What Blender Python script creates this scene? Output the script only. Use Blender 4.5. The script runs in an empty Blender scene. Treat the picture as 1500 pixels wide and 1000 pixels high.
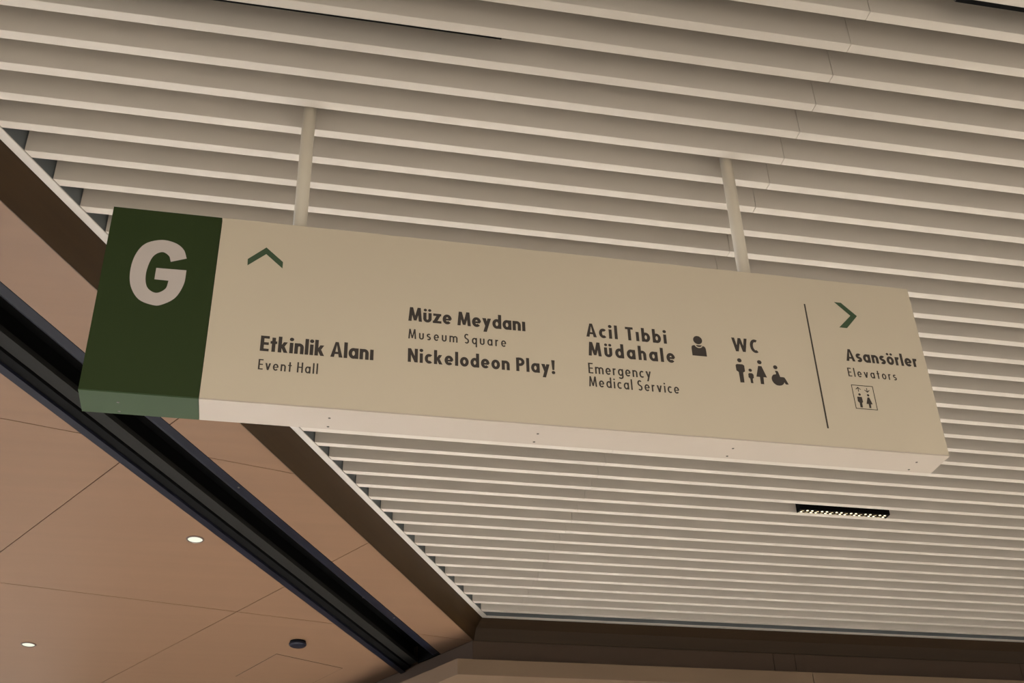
import bpy, bmesh, math
from mathutils import Vector, Matrix

scene = bpy.context.scene
C = scene.collection
CZ = 1.6                       # eye height above the floor
# ------------------------------------------------------------------ camera
F_PX, YAW, PITCH, ROLL = 1754.17, 0.22137, 0.57451, -0.03259
fwd = Vector((math.sin(YAW)*math.cos(PITCH), math.cos(YAW)*math.cos(PITCH), math.sin(PITCH)))
rgt = Vector((math.cos(YAW), -math.sin(YAW), 0.0))
upv = rgt.cross(fwd)
r2 = rgt*math.cos(ROLL) + upv*math.sin(ROLL)
u2 = upv*math.cos(ROLL) - rgt*math.sin(ROLL)
cd = bpy.data.cameras.new('camera'); cam = bpy.data.objects.new('camera', cd); C.objects.link(cam)
M = Matrix(((r2.x, u2.x, -fwd.x), (r2.y, u2.y, -fwd.y), (r2.z, u2.z, -fwd.z))).to_4x4()
M.translation = Vector((0, 0, CZ))
cam.matrix_world = M
cd.sensor_width = 36.0; cd.lens = F_PX*36.0/1500.0; cd.clip_start = 0.02
scene.camera = cam
# ------------------------------------------------------------------ light and exposure
scene.view_settings.view_transform = 'Standard'; scene.view_settings.look = 'None'
scene.view_settings.gamma = 1.0; scene.view_settings.use_curve_mapping = False
scene.view_settings.exposure = 0.0
w = bpy.data.worlds.new('hall_light'); scene.world = w; w.use_nodes = True
bg = w.node_tree.nodes['Background']
bg.inputs['Color'].default_value = (1.0, 0.93, 0.83, 1); bg.inputs['Strength'].default_value = 0.72
def area(name, loc, sx, sy, power, col, rot=(0, 0, 0)):
    l = bpy.data.lights.new(name, 'AREA'); l.shape = 'RECTANGLE'; l.size = sx; l.size_y = sy
    l.energy = power; l.color = col
    o = bpy.data.objects.new(name, l); C.objects.link(o); o.location = loc; o.rotation_euler = rot
    return o
area('floor_bounce_fill', (-0.5, -4.6, 4.25), 10.0, 4.0, 1050, (1.0, 0.95, 0.90))  # added fill behind the camera; its floor bounce lights the ceiling
area('right_fill', (7.8, 4.0, 4.0), 3.0, 6.0, 260, (1.0, 0.95, 0.90))  # added fill right of the view, brightens the far floor
area('left_cool_fill', (-7.5, 7.0, 2.4), 3.0, 2.5, 170, (0.75, 0.84, 1.0), (0, math.radians(-75), 0))  # added cool fill from the left

# ------------------------------------------------------------------ helpers
def mat(name, col, rough=0.55, metal=0.0, spec=0.5, noise=0.0, nscale=(6, 6, 6), bump=0.0, emit=None, coat=0.0):
    m = bpy.data.materials.new(name); m.use_nodes = True
    nt = m.node_tree; b = nt.nodes['Principled BSDF']
    b.inputs['Base Color'].default_value = (*col, 1); b.inputs['Roughness'].default_value = rough
    b.inputs['Metallic'].default_value = metal; b.inputs['Specular IOR Level'].default_value = spec
    b.inputs['Coat Weight'].default_value = coat
    if noise or bump:
        tc = nt.nodes.new('ShaderNodeTexCoord'); mp = nt.nodes.new('ShaderNodeMapping')
        mp.inputs['Scale'].default_value = nscale
        n = nt.nodes.new('ShaderNodeTexNoise'); n.inputs['Scale'].default_value = 1.0; n.inputs['Detail'].default_value = 4
        nt.links.new(tc.outputs['Object'], mp.inputs['Vector']); nt.links.new(mp.outputs[0], n.inputs['Vector'])
        if noise:
            cr = nt.nodes.new('ShaderNodeValToRGB'); e = cr.color_ramp.elements
            e[0].position = 0.3; e[1].position = 0.7
            e[0].color = (*[c*(1-noise) for c in col], 1); e[1].color = (*[min(1, c*(1+noise)) for c in col], 1)
            nt.links.new(n.outputs['Fac'], cr.inputs['Fac']); nt.links.new(cr.outputs['Color'], b.inputs['Base Color'])
        if bump:
            bp = nt.nodes.new('ShaderNodeBump'); bp.inputs['Strength'].default_value = bump; bp.inputs['Distance'].default_value = 0.002
            nt.links.new(n.outputs['Fac'], bp.inputs['Height']); nt.links.new(bp.outputs[0], b.inputs['Normal'])
    if emit:
        b.inputs['Emission Color'].default_value = (*emit[0], 1); b.inputs['Emission Strength'].default_value = emit[1]
    return m

M_SLAT = mat('slat_paint', (0.580, 0.530, 0.465), 0.6, noise=0.015, nscale=(1.5, 8, 8))
M_TRIM = mat('trim_paint', (0.64, 0.60, 0.55), 0.5)
M_GALV = mat('galvanised_edge', (0.13, 0.142, 0.147), 0.5, noise=0.12, nscale=(3, 3, 1))
M_DECK = mat('plenum_deck', (0.05, 0.048, 0.045), 0.9)
M_WOOD = mat('wood_veneer', (0.184, 0.107, 0.062), 0.40, spec=0.32, noise=0.035, nscale=(0.8, 14, 4))
M_GROOVE = mat('groove_dark', (0.03, 0.02, 0.015), 0.8)
M_BRONZE = mat('bronze_laminate', (0.038, 0.020, 0.007), 0.42, spec=0.25, metal=0.1, noise=0.08, nscale=(2, 2, 40))
M_WALLD = mat('brown_wall_panel', (0.078, 0.048, 0.030), 0.5, spec=0.35, noise=0.05, nscale=(2, 2, 8))
M_BEAM = mat('tan_beam_panel', (0.135, 0.088, 0.052), 0.5, noise=0.04, nscale=(2, 2, 8))
M_BLACK = mat('matt_black', (0.003, 0.003, 0.003), 0.7, spec=0.08)
M_BLUE = mat('blue_black_metal', (0.008, 0.009, 0.016), 0.38, spec=0.17, noise=0.2, nscale=(3, 3, 3))
M_GREYBAR = mat('grey_bar', (0.013, 0.0125, 0.011), 0.6, spec=0.12)
M_SIGN = mat('sign_beige_face', (0.505, 0.435, 0.328), 0.5, spec=0.3, noise=0.02, nscale=(1.2, 1.2, 1.2))
M_SIGNB = mat('sign_beige_tray', (0.44, 0.380, 0.315), 0.45, spec=0.4)
M_GREEN = mat('sign_green_face', (0.022, 0.036, 0.010), 0.6, spec=0.12)
M_GREENB = mat('sign_green_lit_underside', (0.042, 0.070, 0.032), 0.5, spec=0.10)  # lighter copy of the face green, floor reflection put into the colour
M_INK = mat('charcoal_lettering', (0.044, 0.036, 0.030), 0.6, spec=0.2)
M_GREENINK = mat('dark_green_arrow', (0.030, 0.062, 0.026), 0.5)
M_G = mat('pale_letter', (0.44, 0.385, 0.35), 0.5)
M_ROD = mat('rod_paint', (0.58, 0.52, 0.42), 0.4)
M_SCREW = mat('screw_steel', (0.10, 0.09, 0.08), 0.4, metal=0.6)
M_FLOOR = mat('stone_floor', (0.58, 0.555, 0.51), 0.35, noise=0.06, nscale=(0.8, 0.8, 0.8))
M_LENS = mat('lamp_lens', (0.2, 0.2, 0.18), 0.4, spec=0.2, emit=((0.93, 1.0, 0.80), 0.72))
M_RIM = mat('lamp_rim', (0.12, 0.08, 0.06), 0.4, metal=0.3)
M_CELL = mat('lamp_reflector', (0.75, 0.70, 0.50), 0.12, metal=1.0)
M_LED = mat('lamp_led', (1, 0.95, 0.7), 0.4, emit=((1.0, 0.93, 0.66), 1.3))
M_CEIL = mat('plain_ceiling', (0.50, 0.465, 0.415), 0.7, noise=0.02, nscale=(1, 1, 1))

def link(name, me, m, parent=None):
    o = bpy.data.objects.new(name, me); C.objects.link(o)
    if m is not None and not me.materials: me.materials.append(m)
    if parent is not None: o.parent = parent
    return o
def tag(o, label=None, cat=None, group=None, kind=None):
    if label: o['label'] = label
    if cat: o['category'] = cat
    if group: o['group'] = group
    if kind: o['kind'] = kind
    return o
def mesh(name, vs, fs):
    me = bpy.data.meshes.new(name); me.from_pydata([tuple(v) for v in vs], [], fs); me.update()
    bm = bmesh.new(); bm.from_mesh(me); bmesh.ops.recalc_face_normals(bm, faces=bm.faces); bm.to_mesh(me); bm.free()
    return me
def prism_data(pts, z0, z1):
    n = len(pts)
    vs = [(p[0], p[1], z0) for p in pts] + [(p[0], p[1], z1) for p in pts]
    fs = [tuple(range(n-1, -1, -1)), tuple(range(n, 2*n))] + [(i, (i+1) % n, n+(i+1) % n, n+i) for i in range(n)]
    return vs, fs
def prism(name, pts, z0, z1, m, parent=None, bev=0.0):
    me = mesh(name, *prism_data(pts, z0, z1))
    if bev:
        bm = bmesh.new(); bm.from_mesh(me)
        bmesh.ops.bevel(bm, geom=list(bm.edges), offset=bev, segments=2, affect='EDGES', clamp_overlap=True)
        bm.to_mesh(me); bm.free()
    return link(name, me, m, parent)
def box(name, x0, x1, y0, y1, z0, z1, m, parent=None, bev=0.0):
    return prism(name, [(x0, y0), (x1, y0), (x1, y1), (x0, y1)], z0, z1, m, parent, bev)
def lathe(name, prof, m, parent=None, loc=(0, 0, 0), seg=40):
    """prof: list of (radius, z)"""
    vs, fs = [], []
    for r, z in prof:
        for k in range(seg):
            a = 2*math.pi*k/seg; vs.append((r*math.cos(a), r*math.sin(a), z))
    for i in range(len(prof)-1):
        for k in range(seg):
            a, b = i*seg+k, i*seg+(k+1) % seg
            fs.append((a, b, b+seg, a+seg))
    if prof[0][0] > 1e-6: fs.append(tuple(range(seg-1, -1, -1)))
    if prof[-1][0] > 1e-6: fs.append(tuple(range((len(prof)-1)*seg, len(prof)*seg)))
    me = mesh(name, vs, fs)
    for p in me.polygons: p.use_smooth = False
    o = link(name, me, m, parent); o.location = loc
    return o
def clip(poly, nx, ny, c, keep_less=True):
    out = []
    s = 1 if keep_less else -1
    for i in range(len(poly)):
        p, q = poly[i], poly[(i+1) % len(poly)]
        dp, dq = s*(nx*p[0]+ny*p[1]-c), s*(nx*q[0]+ny*q[1]-c)
        if dp <= 0: out.append(p)
        if (dp < 0 < dq) or (dq < 0 < dp):
            t = dp/(dp-dq); out.append((p[0]+(q[0]-p[0])*t, p[1]+(q[1]-p[1])*t))
    return out

# ------------------------------------------------------------------ geometry constants
H = CZ + 2.7045                # underside of the slats
ZS = CZ + 2.5595               # underside of the timber soffit
TH = math.radians(60.4)        # direction of the soffit edge
NX, NY = math.sin(TH), -math.cos(TH)
EX, EY = math.cos(TH), math.sin(TH)
def on(nc, y): return ((nc - NY*y)/NX, y)          # point on the line n.p = nc at y
def en(e, n): return (EX*e + NX*n, EY*e + NY*n)    # along / across coordinates -> x, y
WN = (0.877, 0.480); WC = 0.877*1.3305 + 0.480*7.323   # left wall line
XR = 8.5
YEND = 7.262                   # inner edge of the end trim
# ------------------------------------------------------------------ floor
fl = box('floor', -14, 14, -12, 16, -0.2, 0.0, M_FLOOR); tag(fl, kind='structure')

# ------------------------------------------------------------------ slatted ceiling
NS = -2.366
y_near = 1.00
deck = prism('ceiling', [on(NS, y_near), (XR, y_near), (XR, 7.40), on(NS, 7.40)], H+0.20, H+0.24, M_DECK)
tag(deck, kind='structure')
plain = box('ceiling', -9.0, XR, -6.0, y_near-0.02, H, H+0.24, M_CEIL)
plain.name = 'ceiling.001'; tag(plain, kind='structure')
XJ = 1.6
def slat_piece(name, yn, yf, x_left, x_right, jn):
    """one length of box slat; x_left is a function of y or a number"""
    xl = x_left if callable(x_left) else (lambda y: x_left)
    return prism(name, [(xl(yn), yn), (x_right, yn), (x_right, yf), (xl(yf), yf)], H, H+0.16, M_SLAT, deck, bev=0.0008)
for k in range(-7, 39):
    yf = 2.060 + 0.1293*k + 0.000157*k*k
    yn = yf - 0.0335
    if yn < y_near+0.01: continue
    slat_piece('slat', yn, yf, lambda y: (NS + 0.004 - NY*y)/NX, XJ-0.0006, k)
    slat_piece('slat', yn, yf, XJ+0.0006, XR-0.02, k)
# edge upstand and white angle trim round the opening
def strip(name, n0, n1, y0, y1, z0, z1, m, parent=None, miter=None):
    if miter:   # far ends follow the mitre to the corner
        pts = [on(n0, y0), on(n1, y0), on(n1, miter[1]), on(n0, miter[0])]
    else: pts = [on(n0, y0), on(n1, y0), on(n1, y1), on(n0, y1)]
    return prism(name, pts, z0, z1, m, parent)
up = strip('trim_1', NS-0.012, NS, 0.9, 7.28, H-0.001, H+0.20, M_GALV); tag(up, kind='structure')
xe = on(NS, YEND)[0]
box('upstand', xe, XR, YEND+0.002, YEND+0.012, H-0.0005, H+0.20, M_GALV, up)
tr = strip('trim_2', -2.396, -2.362, 0.9, 0, H-0.006, H-0.001, M_TRIM, miter=(7.292, YEND)); tag(tr, kind='structure')
a_out, a_in = on(-2.396, 7.292), on(-2.362, YEND)
prism('end_angle', [(a_in[0]+0.0006, a_in[1]), (XR, YEND), (XR, 7.292), (a_out[0]+0.0006, 7.292)], H-0.006, H-0.001, M_TRIM, tr)

# ------------------------------------------------------------------ bronze fascia
def fascia(name, A, m, parent=None):
    """A: list of cross sections (each list of (x,y,z)), swept"""
    n = len(A[0]); vs = [p for s in A for p in s]; fs = []
    for i in range(len(A)-1):
        for j in range(n-1):
            fs.append((i*n+j, i*n+j+1, (i+1)*n+j+1, (i+1)*n+j))
    me = mesh(name, vs, fs); o = link(name, me, m, parent)
    s = o.modifiers.new('thick', 'SOLIDIFY'); s.thickness = 0.008; s.offset = 0
    return o
def fsec_left(y, last=False):
    t = on(-2.402, y); b = on(-2.459, y)
    return [(t[0], y, H+0.03), (t[0], y, H-0.004), ((t[0]+b[0])/2, y, (H-0.004+ZS)/2), (b[0], y, ZS-0.001)]
LAST = [(*on(-2.402, 7.300), H+0.03), (*on(-2.402, 7.300), H-0.004), (1.345, 7.309, H-0.070), (1.334, 7.330, ZS-0.001)]
RIGHT = [(XR, 7.300, H+0.03), (XR, 7.300, H-0.004), (XR, 7.309, H-0.070), (XR, 7.330, ZS-0.001)]
fa = fascia('trim_3', [fsec_left(0.9), fsec_left(3.6), fsec_left(6.9), LAST], M_BRONZE); tag(fa, kind='structure')
fe = fascia('end_fascia', [LAST, [(3.4, p[1], p[2]) for p in RIGHT], RIGHT], M_BRONZE, fa)

# ------------------------------------------------------------------ timber soffit in panels
soff = prism('ceiling', [en(-3, -2.50), en(8.0, -2.50), en(8.0, -7.5), en(-3, -7.5)], ZS+0.14, ZS+0.16, M_DECK)
soff.name = 'ceiling.002'; tag(soff, kind='structure')
UN, LN = -2.747, -3.126        # edges of the black channel
h1n = (-math.sin(math.radians(15.2)), math.cos(math.radians(15.2)))
h2n = (-math.sin(math.radians(12.7)), math.cos(math.radians(12.7)))
def lin(nv, p): return nv[0]*p[0]+nv[1]*p[1]
h1c = lin(h1n, (-0.535*0.99, 5.02*0.99)); h2c = lin(h2n, (-0.45*0.99, 7.01*0.99))
AN = (math.sin(math.radians(59.3)), math.cos(math.radians(59.3)))
A1 = lin(AN, (-0.71*.9903, 5.2*.9903)); A2 = lin(AN, (-0.16*.9903, 7.09*.9903)); A0 = A1-(A2-A1)
G_ = 0.0025
for (n0, n1) in ((-2.4595, UN), (LN, -7.4)):
    base = [en(-2.5, n0), en(11, n0), en(11, n1), en(-2.5, n1)]
    base = clip(base, WN[0], WN[1], WC)
    for al, ah in ((-9, A0), (A0, A1), (A1, A2), (A2, 99)):
        pa = clip(clip(base, AN[0], AN[1], al+G_, False), AN[0], AN[1], ah-G_, True)
        for bnd in range(3):
            p = list(pa)
            if not p: continue
            if bnd == 0: p = clip(p, h1n[0], h1n[1], h1c-G_, True)
            elif bnd == 1:
                p = clip(p, h1n[0], h1n[1], h1c+G_, False)
                if p: p = clip(p, h2n[0], h2n[1], h2c-G_, True)
            else: p = clip(p, h2n[0], h2n[1], h2c+G_, False)
            if len(p) < 3: continue
            ar = abs(sum(p[i][0]*p[(i+1) % len(p)][1]-p[(i+1) % len(p)][0]*p[i][1] for i in range(len(p))))/2
            if ar < 0.004: continue
            prism('soffit_panel', p, ZS, ZS+0.018, M_WOOD, soff)
# dark backing just above the panels closes the joints
for (n0, n1) in ((-2.47, UN-0.004), (LN+0.004, -7.3)):
    b = clip([en(-2.5, n0), en(8.5, n0), en(8.5, n1), en(-2.5, n1)], WN[0], WN[1], WC)
    prism('backing', b, ZS+0.020, ZS+0.03, M_GROOVE, soff)
# access hatch: groove frame and lid
hp = [(-0.140, 8.245), (0.113, 7.742), (0.560, 7.985), (0.307, 8.488)]
hc = (sum(p[0] for p in hp)/4, sum(p[1] for p in hp)/4)
def scl(ps, d): return [(hc[0]+(p[0]-hc[0])*d, hc[1]+(p[1]-hc[1])*d) for p in ps]
prism('hatch_groove', scl(hp, 1.0), ZS-0.0008, ZS+0.002, M_GROOVE, soff)
prism('access_hatch', scl(hp, 0.986), ZS-0.002, ZS+0.001, M_WOOD, soff)

# ------------------------------------------------------------------ black channel in the soffit
def run(name, n0, n1, z0, z1, m, parent=None, e0=0.2, ext=0.0):
    a, b = en(e0, n0), en(e0, n1)
    def hit(n):   # where the run meets the left wall
        p = en(0, n); t = (WC-WN[0]*p[0]-WN[1]*p[1])/(WN[0]*EX+WN[1]*EY)
        return en(t+ext, n)
    return prism(name, [a, b, hit(n1), hit(n0)], z0, z1, m, parent)
ch = run('trim_4', UN, LN, ZS+0.125, ZS+0.135, M_BLACK, ext=-0.001); tag(ch, kind='structure')
run('channel_side', UN, UN-0.004, ZS, ZS+0.125, M_BLACK, ch, ext=-0.001)
run('channel_side', LN, LN+0.004, ZS, ZS+0.125, M_BLACK, ch, ext=-0.001)
run('flange', UN-0.004, UN-0.050, ZS+0.002, ZS+0.006, M_BLUE, ch, ext=-0.03)
# curved inner cheek
cheek = []
for i in range(9):
    a = math.pi/2*i/8
    cheek.append((UN-0.053-0.055*math.sin(a), ZS+0.006+0.10*(1-math.cos(a))))
def sweep(name, prof, m, parent, e0=0.2, e1=9.0):
    vs, fs = [], []
    for n_, z_ in prof:
        p = en(0, n_); t = (WC-WN[0]*p[0]-WN[1]*p[1])/(WN[0]*EX+WN[1]*EY)-0.02
        vs += [(*en(e0, n_), z_), (*en(t, n_), z_)]
    for i in range(len(prof)-1): fs.append((2*i, 2*i+2, 2*i+3, 2*i+1))
    me = mesh(name, vs, fs)
    for p in me.polygons: p.use_smooth = True
    return link(name, me, m, parent)
sweep('cheek', cheek, M_BLUE, ch)
run('grey_bar', -2.957, -3.024, ZS+0.004, ZS+0.030, M_GREYBAR, ch, ext=-0.03)
run('bar_web', -2.985, -2.995, ZS+0.030, ZS+0.125, M_BLACK, ch, ext=-0.03)
run('rail', -3.034, -3.084, ZS-0.004, ZS+0.060, M_BLACK, ch, ext=0.0)
run('lip', -3.084, -3.126, ZS-0.018, ZS+0.010, M_BLUE, ch, ext=0.0)
def cross_plate(name, n0, n1, z0, z1, back, m, parent):
    def hit(n, d):
        p = en(0, n); t = (WC-WN[0]*p[0]-WN[1]*p[1])/(WN[0]*EX+WN[1]*EY); return en(t-d, n)
    return prism(name, [hit(n0, back), hit(n1, back), hit(n1, back-0.012), hit(n0, back-0.012)], z0, z1, m, parent)
cross_plate('end_plate', UN-0.005, -2.956, ZS+0.0, ZS+0.124, 0.014, M_BLACK, ch)
# fixing screws of the channel
for (px, e_) in ((-2.772, 4.55), (-2.772, 6.47), (-2.812, 6.10)):
    c = en(e_, px)
    lathe('screw', [(0.0, -0.003), (0.005, -0.002), (0.006, 0.001)], M_SCREW, ch, (c[0], c[1], ZS+0.001 if px > -2.8 else ZS+0.006), 12)

# ------------------------------------------------------------------ far wall and beam
def line_pt(nv, c, x):  # y on the line nv.p = c at x
    return (x, (c-nv[0]*x)/nv[1])
ZB0, ZB1 = CZ+2.272, CZ+2.3695
cor = (1.3305, 7.323); lf = line_pt(WN, WC, -2.6)
TOPW = ZS+0.13
wf = prism('wall_far', [(cor[0]+0.02, cor[1]+0.02), (XR, 7.343), (XR, 9.5), (-1.2, 13.5), (lf[0], lf[1]+0.05)], ZB0+0.02, H+0.24, M_WALLD)
tag(wf, kind='structure')
def plank_x(name, x0, x1, y0, y1, z0, z1, m, par): return box(name, x0, x1, y0, y1, z0, z1, m, par, bev=0.0012)
for x0, x1 in ((cor[0], 3.367), (3.369, 3.521), (3.523, 5.2), (5.202, XR)):
    plank_x('wall_panel', x0, x1, 7.333, 7.343, ZB0+0.02, ZS-0.001, M_WALLD, wf)
prism('wall_panel', [(cor[0]-0.001, cor[1]+0.010), (cor[0]+0.02, cor[1]+0.02), (lf[0], lf[1]+0.04), lf], ZB0+0.02, ZS-0.001, M_WALLD, wf)
# projecting beam
P = (1.197, 7.123)
WC2 = WN[0]*P[0]+WN[1]*P[1]; lf2 = line_pt(WN, WC2, -2.6)
bm_ = prism('trim_5', [(P[0]+.01, P[1]+.012), (XR, 7.133), (XR, 8.9), (-2.0, 13.0), (lf2[0], lf2[1]+0.02)], ZB0, ZB1-0.002, M_BEAM); tag(bm_, kind='structure')
for x0, x1 in ((P[0], 3.527), (3.530, 5.3), (5.303, XR)):
    plank_x('beam_panel', x0, x1, 7.123, 7.133, ZB0-0.001, ZB1, M_BEAM, bm_)
prism('beam_panel', [(P[0]-.001, P[1]), (P[0]+.01, P[1]+.012), (lf2[0], lf2[1]+0.02), lf2], ZB0-0.001, ZB1, M_BEAM, bm_)
# wall below, set back
wb = prism('wall_back', [(1.9, 8.8), (XR, 8.8), (XR, 9.1), (-1.6, 13.3), (-1.9, 13.0)], 0, ZB0, M_WALLD); tag(wb, kind='structure')

# ------------------------------------------------------------------ lights and sensor
def beam(name, x, y, z, sx, sy, power, col, parent=None):
    l = bpy.data.lights.new(name, 'AREA'); l.shape = 'RECTANGLE'; l.size = sx; l.size_y = sy
    l.energy = power; l.color = col; l.spread = math.radians(80)
    o = bpy.data.objects.new(name, l); C.objects.link(o); o.location = (x, y, z)
    if parent: o.parent = parent
def downlight(x, y, label):
    r = bpy.data.objects.new('downlight', None); C.objects.link(r); r.location = (x, y, ZS)
    tag(r, label, 'ceiling light', 'round downlights in the timber soffit')
    lathe('trim_ring', [(0.038, 0.006), (0.038, -0.004), (0.041, -0.006), (0.046, -0.004), (0.047, 0.0)], M_RIM, r)
    lathe('lens', [(0.030, -0.0012), (0.0375, -0.0015), (0.0375, 0.002)], M_LENS, r)
    beam('downlight_beam', 0, 0, -0.007, 0.05, 0.05, 200, (0.95, 0.95, 1.0), r)
downlight(-0.374, 5.968, 'round glowing downlight in timber soffit beside the black channel')
downlight(-1.412, 7.748, 'round glowing downlight in timber soffit at far lower left corner')
sn = bpy.data.objects.new('smoke_detector', None); C.objects.link(sn); sn.location = (0.236, 7.49, ZS)
tag(sn, 'small round black detector on timber soffit near access hatch', 'smoke detector')
lathe('base', [(0.050, 0.0), (0.050, -0.010), (0.046, -0.012)], M_BLACK, sn)
lathe('cover', [(0.046, -0.012), (0.055, -0.014), (0.055, -0.024), (0.047, -0.030), (0.0, -0.032)], M_BLUE, sn)

def linear_lamp(x0, x1, y0, y1, cells, label):
    r = bpy.data.objects.new('linear_lamp', None); C.objects.link(r); r.location = (x0, y0, H)
    tag(r, label, 'ceiling light')
    L, Wd = x1-x0, y1-y0; t = 0.004
    def b(nm, a0, a1, b0, b1, c0, c1, m, par=None): return box(nm, a0, a1, b0, b1, c0, c1, m, par or r)
    h = b('housing', 0, L, 0, Wd, 0.040, 0.060, M_BLACK)
    b('side', 0, L, 0, t+0.003, 0.0, 0.040, M_BLACK); b('side', 0, L, Wd-t, Wd, 0.004, 0.040, M_BLACK)
    b('end_cap', 0, t*2, t+0.003, Wd-t, 0.0, 0.040, M_BLACK); b('end_cap', L-t*2, L, t+0.003, Wd-t, 0.0, 0.040, M_BLACK)
    if cells:
        lv = b('louver', 2*t, L-2*t, t+0.001, Wd-t-0.001, 0.0025, 0.03, M_BLACK)
        cw = (L-4*t)/cells
        for i in range(cells):
            for j in range(2):
                cx = 2*t+cw*(i+0.5); yy = 0.009+(Wd-0.014)*(0.25+0.5*j)
                rr = 0.42*cw; ry = (Wd-0.016)*0.24
                vs, fs = [], []
                for (f, z) in ((1.0, 0.0004), (0.82, 0.0012), (0.55, 0.0022)):
                    for q in range(8):
                        a = 2*math.pi*(q+0.5)/8; vs.append((cx+rr*f*math.cos(a), yy+ry*f*math.sin(a), z))
                for s in range(2):
                    for q in range(8): fs.append((s*8+q, s*8+(q+1) % 8, (s+1)*8+(q+1) % 8, (s+1)*8+q))
                c = link('reflector_cell', mesh('cell', vs, fs), M_CELL, r)
                link('led', mesh('led', vs[16:24], [tuple(range(8))]), M_LED if (i*7+j*5) % 3 else M_CELL, c)
        beam('lamp_beam', L/2, Wd/2, -0.002, L*0.9, Wd*0.6, 200, (1.0, 0.95, 0.88), r)
    return r
# lamp between two slats at the right
linear_lamp(2.785, 3.31, 5.447, 5.503, 18, 'short black linear lamp with glittering reflector cells between slats')

# slim black slot rails lying against a slat
def slot_rail(x0, x1, kf, th, label):
    yf = 2.060 + 0.1293*kf + 0.000157*kf*kf
    r = bpy.data.objects.new('slot_rail', None); C.objects.link(r); r.location = (x0, yf, H)
    tag(r, label, 'light rail')
    box('rail_body', 0, x1-x0, 0.0006, th, 0.0, 0.05, M_BLACK, r)
    box('end_cap', -0.003, 0, 0.0006, th, 0.001, 0.05, M_SCREW, r)
    return r
slot_rail(-0.75, 0.55, 3, 0.006, 'thin black rail along a slat at the top left edge')
slot_rail(1.83, 3.4, 0, 0.016, 'thicker black rail along a slat in the top right corner')

# ------------------------------------------------------------------ the hanging sign
SX, SY, SZ = -0.5096, 2.788, CZ+1.5852
SW, SH, SD, SG = 2.4361, 0.600, 0.1143, 0.2993
sign = bpy.data.objects.new('hanging_sign', None); C.objects.link(sign); sign.location = (SX, SY, SZ)
tag(sign, 'long beige and green wayfinding sign hanging on two rods from slatted ceiling', 'sign')
TB = 0.004
box('body', SG+0.0006, SW, 0, SD, TB, SH, M_SIGN, sign, bev=0.0006)
box('green_end', 0, SG-0.0006, 0, SD, TB, SH, M_GREEN, sign, bev=0.0006)['label'] = 'dark green end block of the sign'
box('bottom_cover', SG+0.0006, SW, 0.0, SD-0.002, 0, TB-0.0001, M_SIGNB, sign, bev=0.0004)
box('bottom_cover', 0.0, SG-0.0006, 0.0, SD-0.002, 0, TB-0.0001, M_GREENB, sign, bev=0.0004)['label'] = 'green bottom cover'
for sx_ in (0.095, 0.640, 1.213, 1.785, 2.357):
    for sy_ in (0.050, 0.098):
        lathe('screw', [(0.0, -0.0012), (0.0022, -0.001), (0.0038, 0.0)], M_SCREW, sign, (sx_, sy_, 0), 12)
RY = 2.868-SY
def rod(x):
    z0, z1 = SH, H+0.195-SZ
    o = lathe('hanging_rod', [(0.0205, z0-0.0), (0.0205, z1)], M_ROD, sign, (x, RY, 0), 32)
    for p in o.data.polygons: p.use_smooth = len(p.vertices) == 4
    c = lathe('collar', [(0.0215, SH), (0.026, SH), (0.026, SH+0.006), (0.0215, SH+0.008)], M_ROD, sign, (x, RY, 0), 32)
rod(0.5096+0.0085); rod(0.5096+1.4130)

# ---- strokes -> flat print on the sign face
class Ink:
    def __init__(s): s.v = []; s.f = []; s.k = 0
    def poly(s, pts):
        y = -0.0004-0.000004*s.k; s.k += 1
        i = len(s.v); s.v += [(p[0], y, p[1]) for p in pts]; s.f.append(tuple(range(i, i+len(pts))))
    def build(s, name, m, label=None):
        me = bpy.data.meshes.new(name); me.from_pydata(s.v, [], s.f)
        bm = bmesh.new(); bm.from_mesh(me)
        bmesh.ops.triangulate(bm, faces=[f for f in bm.faces if len(f.verts) > 4])
        for f in bm.faces:
            if f.normal.y > 0: f.normal_flip()
        bm.to_mesh(me); bm.free()
        o = link(name, me, m, sign)
        if label: o['label'] = label
        return o
    def ribbon(s, pts, wd, T, closed=False):
        """ribbon of width wd (glyph units) along pts; T maps glyph units to sign metres"""
        n = len(pts); L, Rr = [], []
        for i in range(n):
            if closed: a, b = pts[(i-1) % n], pts[(i+1) % n]
            else: a, b = pts[max(i-1, 0)], pts[min(i+1, n-1)]
            c = pts[i]
            def unit(p, q):
                d = math.hypot(q[0]-p[0], q[1]-p[1]) or 1; return ((q[0]-p[0])/d, (q[1]-p[1])/d)
            d0 = unit(a, c) if a != c else unit(c, b); d1 = unit(c, b) if b != c else d0
            tx, ty = d0[0]+d1[0], d0[1]+d1[1]; tl = math.hypot(tx, ty) or 1; tx /= tl; ty /= tl
            mscale = 1/max(0.45, tx*d0[0]+ty*d0[1])
            o = wd/2*mscale
            L.append(T((c[0]-ty*o, c[1]+tx*o))); Rr.append(T((c[0]+ty*o, c[1]-tx*o)))
        y = -0.0004-0.000004*s.k; s.k += 1
        i0 = len(s.v)
        s.v += [(p[0], y, p[1]) for p in L] + [(p[0], y, p[1]) for p in Rr]
        for i in range(n if closed else n-1):
            j = (i+1) % n; s.f.append((i0+i, i0+j, i0+n+j, i0+n+i))

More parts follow.
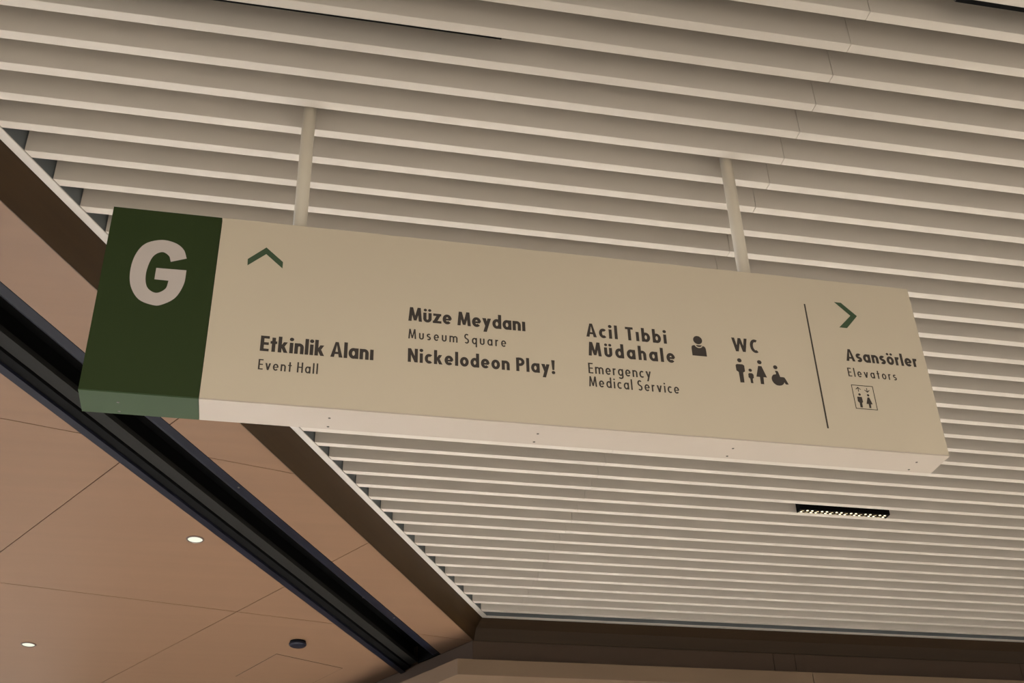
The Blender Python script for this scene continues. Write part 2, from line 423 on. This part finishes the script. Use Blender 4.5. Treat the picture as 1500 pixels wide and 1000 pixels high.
def arc(cx, cy, rx, ry, a0, a1, n=18):
    return [(cx+rx*math.cos(math.radians(a0+(a1-a0)*i/n)), cy+ry*math.sin(math.radians(a0+(a1-a0)*i/n))) for i in range(n+1)]
def glyph(ch, w, B, X):
    """returns (advance width, [('r',pts,closed)|('p',pts)])"""
    h = w/2; A = 1.03; o = []
    def R(pts, closed=False): o.append(('r', pts, closed))
    def Pg(*pts): o.append(('p', list(pts)))
    def V(x, y0, y1): Pg((x-h, y0), (x+h, y0), (x+h, y1), (x-h, y1))
    def Hh(x0, x1, y, t=None):
        t = (t or w*0.86)/2; Pg((x0, y-t), (x1, y-t), (x1, y+t), (x0, y+t))
    def D(x0, y0, x1, y1, k=1.08): # diagonal with level ends
        q = h*k; Pg((x0-q, y0), (x0+q, y0), (x1+q, y1), (x1-q, y1))
    def dot(x, y, r=None):
        r = r or w*0.60; Pg(*arc(x, y, r, r, 0, 342, 19))
    rx, ry = B/2-h, X/2-h*0.9
    bowl = lambda cx: arc(cx, X/2, rx, ry, 0, 345, 23)
    if ch == ' ': return (0.20 if w > 0.17 else 0.10), o
    if ch in 'bdaqg':
        R(bowl(B/2), True)
        if ch == 'b': V(h, 0, A)
        if ch == 'd': V(B-h, 0, A)
        if ch == 'a': V(B-h, 0, X)
        if ch == 'q': V(B-h, -0.30, X)
        if ch == 'g':
            V(B-h, -0.06, X); R([(B-h, 0.0)]+arc(B/2, -0.06, rx, 0.24-h, 0, -150, 14))
        return B, o
    if ch in 'oö':
        R(bowl(B/2), True)
        if ch == 'ö':
            dot(B*0.25, X+0.19, w*.5); dot(B*0.75, X+0.19, w*.5)
        return B, o
    if ch == 'c': R(arc(B/2, X/2, rx, ry, 48, 312, 20)); return B*0.84, [('r', [(p[0]*0.98, p[1]) for p in o[0][1]], False)]
    if ch == 'e':
        R([(B-h, X/2)]+arc(B/2, X/2, rx, ry, 4, 318, 24)); Hh(h, B-h*0.6, X/2-w*0.05, w*0.68); return B, o
    if ch in 'nhmr':
        V(h, 0, A if ch == 'h' else X)
        B2 = B*0.92; r2x = B2/2-h; top = X-h*0.95
        if ch == 'r':
            R(arc(h+r2x, top-r2x*1.05, r2x, r2x*1.05, 175, 72, 9)); return B*0.59, o
        m = (0, B2-w) if ch == 'm' else (0,)
        for dx in m:
            R(arc(dx+B2/2, top-r2x*1.15, r2x, r2x*1.15, 180, 0, 14)+[(dx+B2-h, 0)])
        return (B2*2-w if ch == 'm' else B2), o
    if ch in 'uü':
        B2 = B*0.92; r2x = B2/2-h
        R([(h, X)]+arc(B2/2, h*0.95+r2x*1.15, r2x, r2x*1.15, 180, 360, 14)+[(B2-h, X)])
        if ch == 'ü':
            dot(B2*0.24, X+0.19, w*.5); dot(B2*0.76, X+0.19, w*.5)
        return B2, o
    if ch in 'iı':
        V(h*1.1, 0, X)
        if ch == 'i': dot(h*1.1, X+0.22)
        return w*1.1, o
    if ch == 'l': V(h, 0, A); return w, o
    if ch == 'k':
        V(h, 0, A); D(w+0.02, X*0.50, B-w*0.75, X); D(B-w*0.62, 0, w+0.06, X*0.56); return B, o
    if ch == 't':
        c = B*0.33; V(c, 0, A-0.10); Hh(0, B*0.66, X-w*0.42); return B*0.66, o
    if ch in 'vy':
        D(h*1.15, X, B/2, 0); D(B-h*1.15, X, B/2, 0) if ch == 'v' else D(B-h*1.15, X, B*0.30, -0.30)
        if ch == 'y': o[0] = ('p', [(0, X), (w*1.2, X), (B*0.60, 0.10), (B*0.42, -0.03)])
        return B, o
    if ch == 'z':
        Hh(0.02, B*0.92, X-w*0.43); Hh(0, B*0.94, w*0.43); D(w*0.6, w*0.3, B*0.94-w*0.7, X-w*0.3, 1.2); return B*0.94, o
    if ch == 's':
        b = B*0.40; r1 = X/4
        R(arc(b, X-r1-h*0.4, b-h, r1-h*0.45, 38, 235, 12)+arc(b, r1+h*0.4, b-h, r1-h*0.45, 55, -142, 12)); return B*0.8, o
    if ch == '!':
        Pg((0, A), (w*1.15, A), (w*0.9, 0.30), (w*0.25, 0.30)); dot(w*0.575, 0.11); return w*1.15, o
    # capitals
    if ch == 'E':
        b = B*0.86; V(h, 0, 1); Hh(h, b, 1-w*.43); Hh(h, b*0.95, 0.5); Hh(h, b, w*.43); return b, o
    if ch == 'H': b = B*1.05; V(h, 0, 1); V(b-h, 0, 1); Hh(h, b-h, 0.52); return b, o
    if ch == 'T': b = B*0.92; V(b/2, 0, 1); Hh(0, b, 1-w*.43); return b, o
    if ch == 'P':
        b = B*0.98; V(h, 0, 1); t = w*0.43; rr = (1-0.40)/2
        R([(h, 1-t), (b*0.45, 1-t)]+arc(b*0.45, 0.70, b*0.55-h, 0.30-t, 88, -88, 12)+[(b*0.45, 0.40+t), (h, 0.40+t)]); return b, o
    if ch == 'A':
        b = B*1.22; Pg((0, 0), (w*1.05, 0), (b/2+w*0.18, 1), (b/2-w*0.45, 1)); Pg((b-w*1.05, 0), (b, 0), (b/2+w*0.45, 1), (b/2-w*0.18, 1))
        Hh(b*0.25, b*0.75, 0.28, w*0.75); return b, o
    if ch == 'N': b = B*1.12; V(h, 0, 1); V(b-h, 0, 1); D(h, 1, b-h, 0, 1.0); return b, o
    if ch == 'M':
        b = B*1.48; q = w*0.98; s_ = b*0.10
        Pg((0, 0), (q, 0), (s_+q, 1), (s_, 1)); Pg((b-q, 0), (b, 0), (b-s_, 1), (b-s_-q, 1))
        Pg((s_, 1), (s_+q, 1), (b/2+q*0.42, 0.06), (b/2-q*0.42, 0.06)); Pg((b-s_-q, 1), (b-s_, 1), (b/2+q*0.42, 0.06), (b/2-q*0.42, 0.06)); return b, o
    if ch == 'W':
        b = B*1.84; q = w*0.98
        xs = [(0, 1), (b*0.27, 0), (b*0.5, 1), (b*0.73, 0), (b, 1)]
        D(h, 1, b*0.28, 0, .98); D(b*0.5, 1, b*0.28, 0, .9); D(b*0.5, 1, b*0.72, 0, .9); D(b-h, 1, b*0.72, 0, .98); return b, o
    if ch == 'C':
        b = B*1.0; R(arc(b*0.60, 0.5, b*0.60-h, 0.5-h, 60, 300, 22)); return b*0.92, o
    if ch == 'S':
        b = B*0.46; t = h*0.9
        R(arc(b, 0.75-t*0.35, b-h, 0.25-t*0.6, 38, 240, 14)+arc(b, 0.25+t*0.30, b-h, 0.25-t*0.68, 58, -142, 14)); return b*2, o
    raise ValueError(ch)
def text_line(txt, x0, x1, base, cap, w, B, X):
    gs = [glyph(c, w, B, X) for c in txt]
    nat = sum(g[0] for g in gs)*cap
    tr = ((x1-x0)-nat)/(len(txt)-1)
    ink = Ink(); x = x0
    for adv, ops in gs:
        T = lambda p, x=x: (x+p[0]*cap, base+p[1]*cap)
        for op in ops:
            if op[0] == 'p': ink.poly([T(p) for p in op[1]])
            else: ink.ribbon(op[1], w, T, op[2])
        if not ops: ink.build('lettering', M_INK); ink = Ink()
        x += adv*cap+tr
    ink.build('lettering', M_INK)

BOLD = (0.197, 0.555, 0.69); LITE = (0.130, 0.46, 0.66)
for t in (('Etkinlik Alanı', .441, .747, .1625, .0490), ('Müze Meydanı', .840, 1.178, .3035, .0470), ('Nickelodeon Play!', .841, 1.259, .1675, .0445),
          ('Acil Tıbbi', 1.358, 1.603, .3050, .0465), ('Müdahale', 1.361, 1.622, .2405, .0470), ('WC', 1.807, 1.888, .3010, .0480), ('Asansörler', 2.170, 2.406, .3030, .0430)):
    text_line(*t, *BOLD)
for t in (('Event Hall', .441, .599, .1040, .0325), ('Museum Square', .841, 1.120, .2440, .0325), ('Emergency', 1.357, 1.543, .1805, .0350),
          ('Medical Service', 1.356, 1.623, .1370, .0340), ('Elevators', 2.166, 2.324, .2480, .0305)):
    text_line(*t, *LITE)
# big G on the green block
def smooth_poly(pts, corners):
    """Catmull-Rom through pts, keeping the listed indices sharp"""
    n = len(pts); out = []
    for i in range(n):
        p0, p1, p2, p3 = pts[i-1], pts[i], pts[(i+1) % n], pts[(i+2) % n]
        if i in corners and (i+1) % n in corners: out.append(p1); continue
        if i in corners: p0 = (2*p1[0]-p2[0], 2*p1[1]-p2[1])
        if (i+1) % n in corners: p3 = (2*p2[0]-p1[0], 2*p2[1]-p1[1])
        for s in range(5):
            t = s/5
            out.append(tuple(0.5*(2*p1[j]+(p2[j]-p0[j])*t+(2*p0[j]-5*p1[j]+4*p2[j]-p3[j])*t*t+(3*p1[j]-p0[j]-3*p2[j]+p3[j])*t**3) for j in (0, 1)))
    return out
Gp = [(.2175, .4435), (.1765, .4270), (.1690, .4470), (.1490, .4575), (.1265, .4370), (.1165, .3830), (.1245, .3370), (.1500, .3190), (.1735, .3350), (.1785, .3630),
      (.1410, .3635), (.1410, .4020), (.2215, .4035), (.2200, .3560), (.2030, .3090), (.1715, .2830), (.1480, .2785), (.1090, .2930), (.0830, .3330), (.0745, .3830), (.0800, .4380), (.1010, .4800), (.1420, .4990), (.1810, .4930), (.2060, .4730)]
g = Ink(); g.poly(smooth_poly(Gp, (0, 1, 9, 10, 11, 12))); g.build('letter_g', M_G, 'large pale letter G')
a = Ink(); a.poly([(.3825, .4630), (.4305, .5095), (.4803, .4640), (.4803, .4415), (.4318, .4860), (.3835, .4405)]); a.build('up_arrow', M_GREENINK, 'dark green chevron pointing up')
a = Ink(); a.poly([(2.1689, .5187), (2.1918, .5183), (2.2374, .4730), (2.1948, .4238), (2.1690, .4238), (2.2150, .4718)]); a.build('right_arrow', M_GREENINK, 'dark green chevron pointing right')
a = Ink(); a.poly([(2.0648, .4998), (2.0698, .4998), (2.0682, .0620), (2.0630, .0620)]); a.build('divider_line', M_INK)
def picto(name, polys, label=None):
    k = Ink()
    for p, c in polys:
        k.poly(smooth_poly(p, c) if c is not None else p)
    k.build(name, M_INK, label)
def disc(x, y, rx, ry): return (arc(x, y, rx, ry, 0, 345, 23), tuple(range(24)))
picto('staff_pictogram', [disc(1.6995, .3280, .0140, .0146), ([(1.6777, .302), (1.6830, .3082), (1.6880, .3092), (1.6928, .3029), (1.7010, .3003), (1.7088, .3032), (1.7130, .3090), (1.7188, .3057), (1.7217, .2980), (1.7222, .2727), (1.6774, .2727)], (2, 6, 9, 10)),
      ([(1.6918, .3103), (1.7110, .3103), (1.7072, .3060), (1.7013, .3040), (1.6952, .3055)], (0, 1))])
picto('man_pictogram', [disc(1.8222, .2698, .0070, .0070), ([(1.8079, .2518), (1.8119, .2562), (1.8299, .2566), (1.8350, .2529), (1.8349, .2324), (1.8286, .2285), (1.8277, .1940), (1.8153, .1935), (1.8150, .2285), (1.8082, .2336)], None)])
picto('child_pictogram', [disc(1.8518, .2385, .0054, .0052), ([(1.8439, .2255), (1.8471, .2283), (1.8562, .2282), (1.8601, .2239), (1.8596, .2129), (1.8556, .2095), (1.8556, .1942), (1.8482, .1941), (1.8476, .2095), (1.8431, .2135)], None)])
picto('woman_pictogram', [disc(1.8848, .2695, .0070, .0070), ([(1.8790, .2560), (1.8896, .2560), (1.9013, .2180), (1.8905, .2180), (1.8890, .1938), (1.8788, .1938), (1.8791, .2180), (1.8682, .2180)], None)])
picto('wheelchair_pictogram', [disc(1.9331, .2566, .0068, .0068), ([(1.9301, .2442), (1.9379, .2440), (1.9400, .2395), (1.9435, .2240), (1.9553, .2236), (1.9595, .2178), (1.9667, .1998), (1.9575, .1995), (1.9540, .2063), (1.9493, .1990), (1.9400, .1941), (1.9286, .1946), (1.9198, .2015), (1.9157, .2120), (1.9170, .2220), (1.9229, .2300), (1.9315, .2330)], (0, 1, 3, 6, 7, 8))])
lf_ = Ink(); ID = lambda p: p
lf_.ribbon([(2.1688, .2183), (2.2366, .2183), (2.2366, .1380), (2.1688, .1380)], 0.0022, ID, True)
for cx, s in ((2.1880, 1), (2.2160, -1)):
    yt, yb = (.2108, .1965) if s > 0 else (.1975, .2110)
    lf_.ribbon([(cx, yb), (cx, yt)], 0.0023, ID)
    lf_.ribbon([(cx-.0078, yt-s*.0068), (cx, yt+s*.0006), (cx+.0078, yt-s*.0068)], 0.0024, ID)
for p in (arc(2.1888, .1868, .0040, .0040, 0, 345, 15), arc(2.2163, .1865, .0038, .0040, 0, 345, 15),
          [(2.1796, .1786), (2.1944, .1788), (2.1953, .1621), (2.1916, .1575), (2.1908, .1424), (2.1834, .1424), (2.1836, .1580), (2.1787, .1626)],
          [(2.2126, .1787), (2.2185, .1789), (2.2248, .1560), (2.2188, .1560), (2.2180, .1426), (2.2120, .1428), (2.2122, .1560), (2.2052, .1563)]):
    lf_.poly(p)
lf_.build('elevator_pictogram', M_INK)
